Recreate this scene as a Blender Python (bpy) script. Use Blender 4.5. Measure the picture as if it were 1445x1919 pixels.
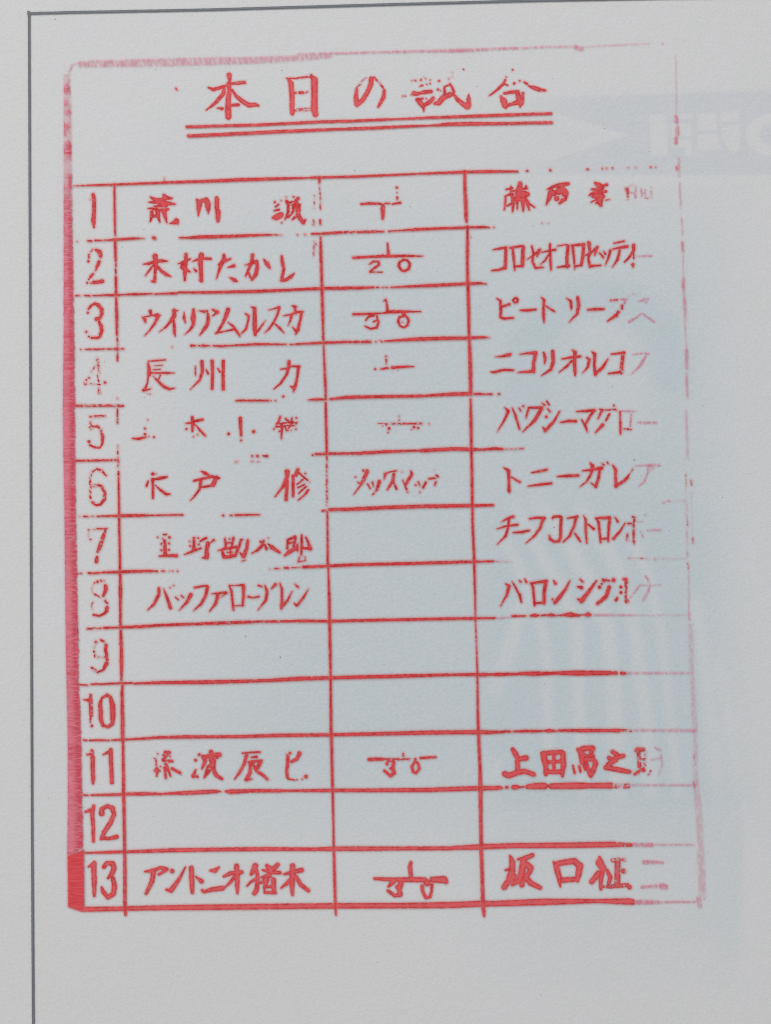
import bpy, math, random
import numpy as np

# ---------------------------------------------------------------- scene, camera, light
for o in list(bpy.data.objects):
    bpy.data.objects.remove(o)
scene = bpy.context.scene
coll = scene.collection
PX = 0.18 / 1445.0            # metres per millimetric step of the page drawing
CX, CY = 722.5, 959.5         # centre of the visible part of the page
def X(x): return (x - CX) * PX
def Y(y): return -(y - CY) * PX

cam_d = bpy.data.cameras.new('camera')
cam = bpy.data.objects.new('camera', cam_d)
coll.objects.link(cam)
CAM_H = 0.34
cam.location = (0, 0, CAM_H)
cam_d.sensor_fit = 'VERTICAL'
cam_d.sensor_height = 24
cam_d.lens = 24 / 2 / (1919 * PX / 2) * CAM_H
cam_d.clip_start = 0.01
cam_d.clip_end = 50
scene.camera = cam

world = bpy.data.worlds.new('World')
scene.world = world
world.use_nodes = True
world.node_tree.nodes['Background'].inputs[0].default_value = (0.95, 0.97, 1.0, 1)
world.node_tree.nodes['Background'].inputs[1].default_value = 0.47

def lamp(name, loc, target, size, power, col):
    d = bpy.data.lights.new(name, 'AREA')
    d.shape = 'RECTANGLE'; d.size = size[0]; d.size_y = size[1]
    d.energy = power; d.color = col
    o = bpy.data.objects.new(name, d); coll.objects.link(o)
    o.location = loc
    import mathutils
    v = mathutils.Vector(target) - mathutils.Vector(loc)
    o.rotation_euler = v.to_track_quat('-Z', 'Y').to_euler()
    return o
lamp('window_light', (-0.75, 1.05, 1.15), (0, 0, 0), (1.1, 0.9), 16.2, (1.0, 0.985, 0.975))

scene.render.engine = 'CYCLES'
scene.cycles.use_denoising = False
scene.cycles.filter_width = 1.1
vs = scene.view_settings
vs.view_transform = 'Standard'; vs.look = 'None'
vs.exposure = 0.0; vs.gamma = 1.0; vs.use_curve_mapping = False

# ---------------------------------------------------------------- node helpers
def new_mat(name):
    m = bpy.data.materials.new(name); m.use_nodes = True
    nt = m.node_tree
    b = nt.nodes['Principled BSDF']
    return m, nt, b
class G:
    """tiny node graph writer"""
    def __init__(s, nt): s.nt = nt; s.co = None
    def n(s, t, **k):
        nd = s.nt.nodes.new(t)
        for a, v in k.items(): setattr(nd, a, v)
        return nd
    def put(s, sock, v):
        if isinstance(v, bpy.types.NodeSocket): s.nt.links.new(v, sock)
        else: sock.default_value = v
    def m(s, op, a, b=0.0, c=0.0, clamp=False):
        nd = s.n('ShaderNodeMath', operation=op, use_clamp=clamp)
        for i, v in enumerate((a, b, c)): s.put(nd.inputs[i], v)
        return nd.outputs[0]
    def ss(s, v, a, b, lo=0.0, hi=1.0):
        nd = s.n('ShaderNodeMapRange', interpolation_type='SMOOTHSTEP')
        s.put(nd.inputs[0], v)
        for i, q in enumerate((a, b, lo, hi)): s.put(nd.inputs[i + 1], q)
        return nd.outputs[0]
    def coords(s, scale=(1, 1, 1), rot=0.0):
        tc = s.n('ShaderNodeTexCoord')
        mp = s.n('ShaderNodeMapping')
        s.nt.links.new(tc.outputs['Object'], mp.inputs[0])
        mp.inputs['Scale'].default_value = scale
        mp.inputs['Rotation'].default_value = (0, 0, rot)
        return mp.outputs[0]
    def noise(s, feat, detail=2.0, rough=0.5, stretch=(1, 1), rot=0.0, off=0.0):
        """noise whose blobs are about feat drawing steps across"""
        k = 1.0 / (feat * PX)
        co = s.coords((k / stretch[0], k / stretch[1], k), rot)
        nd = s.n('ShaderNodeTexNoise', noise_dimensions='3D')
        if off:
            ad = s.n('ShaderNodeVectorMath', operation='ADD')
            s.nt.links.new(co, ad.inputs[0]); ad.inputs[1].default_value = (off, off * .7, off * 1.3)
            co = ad.outputs[0]
        s.nt.links.new(co, nd.inputs['Vector'])
        nd.inputs['Scale'].default_value = 1.0
        nd.inputs['Detail'].default_value = detail
        nd.inputs['Roughness'].default_value = rough
        return nd.outputs[0]
    def mix(s, f, a, b):
        nd = s.n('ShaderNodeMix', data_type='RGBA')
        s.put(nd.inputs[0], f); s.put(nd.inputs[6], a); s.put(nd.inputs[7], b)
        return nd.outputs[2]
    def mul(s, a, b):
        nd = s.n('ShaderNodeMix', data_type='RGBA', blend_type='MULTIPLY')
        nd.inputs[0].default_value = 1.0
        s.put(nd.inputs[6], a); s.put(nd.inputs[7], b)
        return nd.outputs[2]
    def attr(s, name):
        return s.n('ShaderNodeAttribute', attribute_name=name).outputs['Fac']

# ---------------------------------------------------------------- materials
def paper_material():
    m, nt, b = new_mat('paper')
    g = G(nt)
    gh = g.attr('show_through')
    gr = g.noise(7, 3, .6, off=3)
    ghn = g.m('MULTIPLY', gh, g.ss(gr, .25, .75, .72, 1.28))
    base = g.mix(g.ss(g.attr('margin'), 0, 1), (.744, .741, .744, 1), (.748, .742, .736, 1))
    mott = g.mix(g.ss(g.noise(60, 3, .6), .35, .65), (1.0, .995, 1.0, 1), (.985, .992, .976, 1))
    c = g.mul(base, mott)
    tint = g.mix(g.m('MULTIPLY', ghn, 1.0, clamp=True), (1, 1, 1, 1), (.812, .912, .950, 1))
    c = g.mul(c, tint)
    c = g.mul(c, g.mix(g.m('MULTIPLY', g.attr('title_band'), g.ss(gr, .25, .75, .5, .8)), (1, 1, 1, 1), (.868, .902, .945, 1)))
    fib = g.noise(3.2, 3, .65, stretch=(1.6, 1), rot=.5, off=7)
    c = g.mul(c, g.mix(g.ss(fib, .3, .7), (.955, .955, .957, 1), (1.03, 1.03, 1.03, 1)))
    nt.links.new(c, b.inputs['Base Color'])
    b.inputs['Roughness'].default_value = .88
    b.inputs['Specular IOR Level'].default_value = .2
    bp = g.n('ShaderNodeBump')
    bp.inputs['Strength'].default_value = .42
    bp.inputs['Distance'].default_value = PX * 1.3
    h = g.m('ADD', g.noise(5, 4, .65), g.m('MULTIPLY', g.noise(14, 2, .5, off=2), 1.2))
    nt.links.new(h, bp.inputs['Height'])
    nt.links.new(bp.outputs[0], b.inputs['Normal'])
    return m

def ink_material(kind='stamp'):
    m, nt, b = new_mat('stamp_ink' if kind == 'stamp' else 'pad_ink')
    g = G(nt)
    d = g.attr('edge'); den = g.attr('inked')
    wob = g.m('MULTIPLY', g.m('SUBTRACT', g.noise(6, 2, .6), .5), 2.6)
    wob2 = g.m('MULTIPLY', g.m('SUBTRACT', g.noise(2.4, 1, .5, off=5), .5), 1.6)
    dd = g.m('ADD', d, g.m('ADD', wob, wob2))
    press = g.attr('press')
    if kind == 'pad':
        wide = g.m('MULTIPLY', g.m('SUBTRACT', g.noise(7, 3, .7, stretch=(3.0, .8), off=41), .5), 9.0)
        dd = g.m('ADD', dd, g.m('MULTIPLY', wide, g.m('MULTIPLY', g.ss(g.attr('edge_side'), .5, .9), g.ss(den, .9, .6))))
    dd = g.m('SUBTRACT', dd, g.m('MULTIPLY', g.m('SUBTRACT', 1.0, press), .75))
    pink = g.ss(den, .52, .40)
    crisp = g.ss(dd, .35, -.85)
    softc = g.ss(dd, 2.2, -2.4)
    core = g.m('ADD', g.m('MULTIPLY', crisp, g.m('SUBTRACT', 1.0, pink)), g.m('MULTIPLY', softc, pink))
    # dry spots where the rubber barely touched
    sp = g.noise(4.6, 1.5, .5, off=11)
    th = g.m('MULTIPLY_ADD', den, .62, .115)
    keep = g.ss(g.m('SUBTRACT', sp, th), .035, -.035)
    # faint dragged ink
    stk = g.noise(3.4, 3, .65, stretch=(1.0, 3.2), rot=.55, off=17)
    drag = g.m('MULTIPLY', g.ss(stk, .26, .64), g.m('MULTIPLY_ADD', den, 1.65, .13))
    cov = g.m('ADD', g.m('MULTIPLY', keep, g.m('SUBTRACT', 1.0, pink)), g.m('MULTIPLY', drag, pink))
    if kind == 'pad':
        cov = g.m('MULTIPLY', g.ss(g.noise(20, 3, .6, off=2), .25, .68), g.ss(press, .15, .9, .95, .16))
        cov = g.m('SUBTRACT', .97, g.m('MULTIPLY', cov, g.ss(den, .9, .6)))
    a_core = g.m('MULTIPLY', core, cov)
    # thin oily bleed round the ink
    bleed = g.m('POWER', g.ss(d, 6.0, -1.5), 1.7)
    halo = g.m('MULTIPLY', bleed, g.m('MULTIPLY', g.ss(den, .1, 1.0, .08, .50), g.ss(keep, 0, 1, .6, 1)))
    alpha = g.m('MAXIMUM', g.m('MULTIPLY', a_core, .97), halo)
    # thinner film of ink along the middle of a stroke
    inner = g.ss(g.m('ADD', d, g.m('MULTIPLY', g.m('SUBTRACT', g.noise(8, 2.5, .6, off=31), .5), 9.0)), -.9, -2.9)
    dark = g.mix(press, (.74, .060, .068, 1), (.645, .022, .027, 1))
    dark = g.mul(dark, g.mix(g.ss(g.noise(26, 3, .6, off=9), .35, .65), (.88, .85, .85, 1), (1.08, 1.12, 1.12, 1)))
    lite = g.mix(press, (.87, .175, .185, 1), (.82, .11, .115, 1))
    col = g.mix(g.m('MULTIPLY', inner, .62), dark, lite)
    col = g.mix(pink, col, (.82, .22, .33, 1))
    col = g.mix(crisp, g.mix(pink, (.93, .28, .27, 1), (.84, .30, .40, 1)), col)
    if kind == 'pad':
        hat = g.ss(g.noise(7, 3, .7, stretch=(3.2, .4), rot=.08, off=4), .42, .60)
        redc = g.mix(g.m('MULTIPLY', hat, g.ss(g.noise(50, 2, .5, off=8), .3, .7, .25, 1.0)), g.mix(press, (.86, .33, .44, 1), (.88, .25, .32, 1)), (.74, .095, .14, 1))
        solid = g.mix(g.ss(g.noise(7, 3, .6, stretch=(4.5, .35), off=6), .42, .62), (.78, .060, .075, 1), (.84, .105, .12, 1))
        redc = g.mix(g.m('MULTIPLY', g.ss(g.attr('edge_side'), .28, .80), g.ss(g.noise(6, 3, .7, stretch=(2.6, .5), rot=.25, off=13), .36, .54)), redc, (.72, .065, .10, 1))
        redc = g.mix(g.m('MULTIPLY', g.ss(d, -3.2, -.6), g.ss(g.noise(12, 2, .6, off=19), .40, .62)), redc, (.72, .10, .16, 1))
        col = g.mix(g.ss(den, .7, .9), redc, solid)
        col = g.mix(crisp, (.88, .27, .33, 1), col)
    nt.links.new(col, b.inputs['Base Color'])
    nt.links.new(alpha, b.inputs['Alpha'])
    b.inputs['Roughness'].default_value = .62
    b.inputs['Specular IOR Level'].default_value = .25
    return m

def rule_material():
    m, nt, b = new_mat('rule_ink')
    g = G(nt)
    d = g.attr('edge')
    dd = g.m('ADD', d, g.m('MULTIPLY', g.m('SUBTRACT', g.noise(5, 2, .6), .5), 1.2))
    nt.links.new(g.m('MULTIPLY', g.ss(dd, .6, -.5), .96), b.inputs['Alpha'])
    c = g.mix(g.ss(g.m('ADD', d, g.m('MULTIPLY', g.noise(8, 2, .5), .9)), -1.9, -.2), (.22, .24, .265, 1), (.11, .12, .135, 1))
    nt.links.new(c, b.inputs['Base Color'])
    b.inputs['Roughness'].default_value = .6
    return m

def fleck_material():
    m, nt, b = new_mat('fleck')
    g = G(nt)
    d = g.attr('edge')
    nt.links.new(g.m('MULTIPLY', g.ss(d, .5, -.5), g.attr('inked')), b.inputs['Alpha'])
    b.inputs['Base Color'].default_value = (.17, .18, .17, 1)
    return m

def table_material():
    m, nt, b = new_mat('tabletop_wood')
    g = G(nt)
    c = g.mix(g.noise(160, 5, .6, stretch=(6, 1)), (.20, .13, .085, 1), (.34, .235, .155, 1))
    nt.links.new(c, b.inputs['Base Color'])
    b.inputs['Roughness'].default_value = .5
    return m

M_paper, M_ink, M_pad, M_rule, M_fleck, M_table = paper_material(), ink_material(), ink_material('pad'), rule_material(), fleck_material(), table_material()

# ---------------------------------------------------------------- strokes -> distance field -> mesh
REG = {'P': (0, 0, 1), 'T1': (340, 120, 5), 'T2': (600, 120, 5), 'T3': (770, 120, 5)}
for col_, x_ in zip('ABCDE', (100, 380, 640, 900, 1050)):
    for row_, y_ in zip('1234', (330, 650, 970, 1340)):
        REG[col_ + row_] = (x_, y_, 5)

def parse(line, reg):
    """'width[@density] x,y[,w] x,y ...;...' -> list of strokes in page steps"""
    ox, oy, sc = REG[reg]
    out = []
    w, den, sign, poly = 10.0, 1.0, 1, False
    for part in line.split(';'):
        tk = part.split()
        if not tk: continue
        if ',' not in tk[0]:
            h = tk.pop(0)
            poly = h.startswith('P'); h = h.lstrip('P')
            den = 1.0
            if '@' in h:
                h, q = h.split('@'); den = float(q)
            sign = 1
            if h.startswith('-'): sign = -1; h = h[1:]
            if h: w = float(h) / sc
        pts = []; lw = w
        for t in tk:
            v = [float(q) for q in t.split(',')]
            pw = v[2] / sc if len(v) > 2 else w
            pts.append((ox + v[0] / sc, oy + v[1] / sc, pw / 2))
        out.append((sign, den, poly, pts))
    return out

def seg_dist(px, py, a, b):
    ax, ay, ra = a; bx, by, rb = b
    dx, dy = bx - ax, by - ay
    L = dx * dx + dy * dy
    if L < 1e-9: t = np.zeros_like(px)
    else: t = np.clip(((px - ax) * dx + (py - ay) * dy) / L, 0, 1)
    return np.hypot(px - ax - t * dx, py - ay - t * dy) - (ra + (rb - ra) * t)

def poly_dist(px, py, pts):
    d = np.full_like(px, 1e9); inside = np.zeros(px.shape, bool)
    n = len(pts)
    for i in range(n):
        ax, ay, _ = pts[i]; bx, by, _ = pts[(i + 1) % n]
        d = np.minimum(d, seg_dist(px, py, (ax, ay, 0), (bx, by, 0)))
        c = ((ay > py) != (by > py))
        with np.errstate(divide='ignore', invalid='ignore'):
            xi = (bx - ax) * (py - ay) / (by - ay if by != ay else 1e-9) + ax
        inside ^= c & (px < xi)
    return np.where(inside, -d, d)

def stroke_dist(px, py, st):
    sign, den, poly, pts = st
    if poly: return poly_dist(px, py, pts)
    if len(pts) == 1: return seg_dist(px, py, pts[0], pts[0])
    d = np.full_like(px, 1e9)
    for a, b in zip(pts[:-1], pts[1:]):
        x0, x1 = min(a[0], b[0]) - 12, max(a[0], b[0]) + 12
        y0, y1 = min(a[1], b[1]) - 12, max(a[1], b[1]) + 12
        if px.ndim == 2:
            gx, gy = px[0], py[:, 0]
            i0, i1 = np.searchsorted(gx, x0), np.searchsorted(gx, x1)
            j0, j1 = np.searchsorted(gy, y0), np.searchsorted(gy, y1)
            if i1 <= i0 or j1 <= j0: continue
            s = (slice(j0, j1), slice(i0, i1))
            d[s] = np.minimum(d[s], seg_dist(px[s], py[s], a, b))
        else:
            d = np.minimum(d, seg_dist(px, py, a, b))
    return d

LEVEL = [0]
def pressure(x, y):
    """how hard the stamp met the paper: hardest in the middle rows"""
    a = np.clip((y - 180) / 330, 0, 1); b = np.clip((1560 - y) / 330, 0, 1)
    return .12 + .88 * (a * a * (3 - 2 * a)) * (b * b * (3 - 2 * b))
def grid_mesh(name, xs, ys, keepv, z, mat, attrs, parent):
    """grid sheet limited to the cells in keepv, with float point attributes"""
    ny, nx = keepv.shape
    cell = keepv[:-1, :-1] | keepv[1:, :-1] | keepv[:-1, 1:] | keepv[1:, 1:]
    jj, ii = np.nonzero(cell)
    if len(jj) == 0: return None
    q = np.stack([(jj + 1) * nx + ii, (jj + 1) * nx + ii + 1, jj * nx + ii + 1, jj * nx + ii], 1)
    used, inv = np.unique(q.ravel(), return_inverse=True)
    q = inv.reshape(q.shape).astype(np.int32)
    gx, gy = np.meshgrid(xs, ys)
    co = np.stack([X(gx.ravel()[used]), Y(gy.ravel()[used]), np.full(len(used), z)], 1).astype(np.float32)
    me = bpy.data.meshes.new(name)
    me.vertices.add(len(co)); me.vertices.foreach_set('co', co.ravel())
    me.loops.add(q.size); me.loops.foreach_set('vertex_index', q.ravel())
    me.polygons.add(len(q))
    me.polygons.foreach_set('loop_start', np.arange(0, q.size, 4, dtype=np.int32))
    for k, v in attrs.items():
        at = me.attributes.new(k, 'FLOAT', 'POINT')
        at.data.foreach_set('value', v.ravel()[used].astype(np.float32))
    me.update(); me.validate()
    me.materials.append(mat)
    o = bpy.data.objects.new(name, me)
    coll.objects.link(o)
    if parent is not None: o.parent = parent
    return o

def ink_object(name, strokes, parent, mat=None, step=1.0, pad=7.0, limit=5.2, soft=1.2):
    xs_ = [p[0] for s in strokes for p in s[3]]; ys_ = [p[1] for s in strokes for p in s[3]]
    rm = max(p[2] for s in strokes for p in s[3])
    x0, x1 = math.floor(min(xs_) - rm - pad), math.ceil(max(xs_) + rm + pad)
    y0, y1 = math.floor(min(ys_) - rm - pad), math.ceil(max(ys_) + rm + pad)
    xs = np.arange(x0, x1 + step, step); ys = np.arange(y0, y1 + step, step)
    gx, gy = np.meshgrid(xs.astype(float), ys.astype(float))
    D = np.full(gx.shape, 60.0); N = np.full(gx.shape, 60.0); den = np.ones(gx.shape)
    E = np.full(gx.shape, 60.0)
    for st in strokes:
        dd = np.minimum(stroke_dist(gx, gy, st), 60.0)
        if st[0] < 0: E = np.minimum(E, dd); continue
        nearer = dd < N
        den = np.where(nearer, st[1], den); N = np.minimum(N, dd)
        h = np.clip(.5 + .5 * (D - dd) / soft, 0, 1)           # smooth union
        D = D * (1 - h) + dd * h - soft * h * (1 - h) * .5
    D = np.maximum(D, -E)
    if name in ('row_line', 'column_line'): D = D + .85 * (1 - pressure(gx, gy))
    LEVEL[0] += 1
    z = 2e-5 + LEVEL[0] * 1.2e-6
    at = {'edge': D, 'inked': den, 'press': pressure(gx, gy)}
    if mat is M_pad:
        lo = np.where(D < 0, gx, 1e9).min(axis=1, keepdims=True); hi = np.where(D < 0, gx, -1e9).max(axis=1, keepdims=True)
        at['press'] = np.clip((gy - 150) / 420, 0, 1)
        at['edge_side'] = np.clip((gx - lo) / np.maximum(hi - lo, 1), 0, 1)
    return grid_mesh(name, xs, ys, D < limit, z, mat or M_ink, at, parent)

# ---------------------------------------------------------------- the table the page lies on
def box(name, x0, x1, y0, y1, z0, z1, mat):
    v = [(x, y, z) for z in (z0, z1) for y in (y0, y1) for x in (x0, x1)]
    f = [(0, 2, 3, 1), (4, 5, 7, 6), (0, 1, 5, 4), (2, 6, 7, 3), (0, 4, 6, 2), (1, 3, 7, 5)]
    me = bpy.data.meshes.new(name); me.from_pydata(v, [], f); me.materials.append(mat)
    o = bpy.data.objects.new(name, me); coll.objects.link(o)
    return o
tb = box('tabletop', -.45, .45, -.40, .40, -.0300, -.0003, M_table)
tb['kind'] = 'structure'

# ---------------------------------------------------------------- the page
PX0, PX1, PY0, PY1 = -90, 1620, -95, 2080
GS = 3
xs = np.arange(PX0, PX1 + 1, GS).astype(float); ys = np.arange(PY0, PY1 + 1, GS).astype(float)
gx, gy = np.meshgrid(xs, ys)
def sm(v, a, b):
    t = np.clip((v - a) / (b - a), 0, 1); return t * t * (3 - 2 * t)
def soft_stroke(pts, w, edge):
    d = np.full_like(gx, 1e9)
    for a, b in zip(pts[:-1], pts[1:]):
        d = np.minimum(d, seg_dist(gx, gy, (a[0], a[1], w / 2), (b[0], b[1], w / 2)))
    return 1 - sm(d, -edge, edge)
def soft_poly(pts, edge):
    return 1 - sm(poly_dist(gx, gy, [(p[0], p[1], 0) for p in pts]), -edge, edge)
# printing on the back of the sheet that shines through: a broad tint, a title band, a figure with a striped garment
inside = sm(gx, 50, 60) * sm(gy, 5, 25)
gh = .62 * sm(gx, 150, 640) * (1 - sm(gx, 1240, 1400)) * sm(gy, 300, 620) * (1 - sm(gy, 1380, 1640))
gh += .16 * sm(gx, 1200, 1400) * sm(gy, 350, 900) * (1 - sm(gy, 1600, 1900))
gh += .20 * sm(gx, 120, 500) * sm(gy, 120, 330) * (1 - sm(gy, 1500, 1800)) * (1 - sm(gx, 1330, 1445))
gh += .22 * sm(gx, 820, 1000) * (1 - sm(gx, 1380, 1440)) * sm(gy, 1420, 1500) * (1 - sm(gy, 1750, 1900))
top = 180 - (gx - 1100) * .03
band = sm(gx, 900, 1150) * sm(gy, top - 5, top + 5) * (1 - sm(gy, 325, 331))
cream = np.zeros_like(gx)
for p in ([(1036, 212), (1110, 232), (1177, 253), (1120, 273), (1024, 303), (1000, 305), (1004, 290), (1090, 262), (1120, 252), (1040, 234)],
          [(1218, 215), (1250, 215), (1250, 222), (1244, 226), (1252, 234), (1252, 290), (1220, 290)],
          [(1258, 213), (1297, 213), (1297, 222), (1264, 224)], [(1260, 232), (1296, 232), (1296, 256), (1260, 256)],
          [(1260, 262), (1296, 262), (1296, 292), (1286, 292), (1284, 276), (1260, 276)],
          [(1308, 213), (1344, 210), (1344, 244), (1308, 246)], [(1309, 252), (1346, 250), (1352, 280), (1309, 282)],
          [(1350, 210), (1386, 208), (1386, 226), (1352, 230)], [(1352, 236), (1388, 234), (1388, 276), (1376, 288), (1360, 270), (1354, 262)]):
    cream = np.maximum(cream, soft_poly(p, 3.0))
cream = np.maximum(cream, .6 * soft_poly([(960, 205), (1040, 222), (1140, 252), (1010, 300), (960, 310)], 8))
ring = np.abs(np.hypot((gx - 1448) / 50, (gy - 253) / 40) - .74) * 45
cream = np.maximum(cream, 1 - sm(ring, 8, 14))
bt = band * (1 - cream) * inside
gh = gh * (1 - .6 * band)
gh *= 1 - .75 * soft_stroke([(1080, 340), (1620, 338)], 17, 5) * sm(gx, 1000, 1150)
gh += .42 * soft_stroke([(985, 740), (992, 640), (1040, 580), (1120, 552), (1190, 572), (1240, 625), (1256, 700)], 62, 26)
gh -= .26 * soft_stroke([(1130, 640), (1180, 680), (1170, 760)], 110, 50)
gh += .18 * soft_stroke([(1000, 780), (1060, 860), (1180, 880)], 80, 45)
stripes = np.zeros_like(gx)
for pts, w in (([(1160, 1490), (1154, 1330), (1140, 1180), (1105, 1090), (1060, 1010), (1010, 940)], 31),
               ([(1222, 1490), (1210, 1330), (1190, 1180), (1170, 1100), (1140, 1030), (1090, 955)], 28),
               ([(1092, 1480), (1086, 1330), (1082, 1180), (1050, 1100), (1000, 1010), (968, 950)], 25),
               ([(1272, 1490), (1260, 1380), (1240, 1180), (1215, 1080), (1190, 1020)], 19),
               ([(1030, 1470), (1027, 1330), (1022, 1200), (990, 1100), (945, 1010)], 21),
               ([(930, 1290), (952, 1220), (975, 1140)], 30), ([(905, 1530), (925, 1440)], 40),
               ([(1345, 1480), (1330, 1300), (1305, 1130)], 24), ([(1400, 1600), (1385, 1440), (1350, 1250)], 26)):
    stripes = np.maximum(stripes, soft_stroke(pts, w, 12))
zone = sm(gx, 870, 960) * (1 - sm(gx, 1270, 1420)) * sm(gy, 900, 990) * (1 - sm(gy, 1470, 1530))
gh += zone * (.29 - .60 * stripes)
gh -= .25 * soft_poly([(1395, 1500), (1450, 1640), (1450, 1830), (1390, 1830)], 12)
gh = np.clip(gh * .92, 0, 1.3)
gh *= inside
page = grid_mesh('printed_page', xs, ys, np.ones(gx.shape, bool), 0.0, M_paper, {'show_through': gh, 'title_band': bt, 'margin': 1 - inside + .75 * sm(gy, 1500, 1800) * (1 - sm(gx, 500, 1000)) + .35 * sm(gy, 1650, 1850)}, None)
# edges and underside of the sheet
me = page.data
import bmesh
bm = bmesh.new(); bm.from_mesh(me)
bm.verts.ensure_lookup_table()
be = [e for e in bm.edges if len(e.link_faces) == 1]
ex = bmesh.ops.extrude_edge_only(bm, edges=be)
nv = [v for v in ex['geom'] if isinstance(v, bmesh.types.BMVert)]
for v in nv: v.co.z -= .00025
bm.to_mesh(me); bm.free()
page['label'] = 'white paper page with a red rubber-stamped match table inside a grey-blue ruled frame'
page['category'] = 'page'

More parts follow.
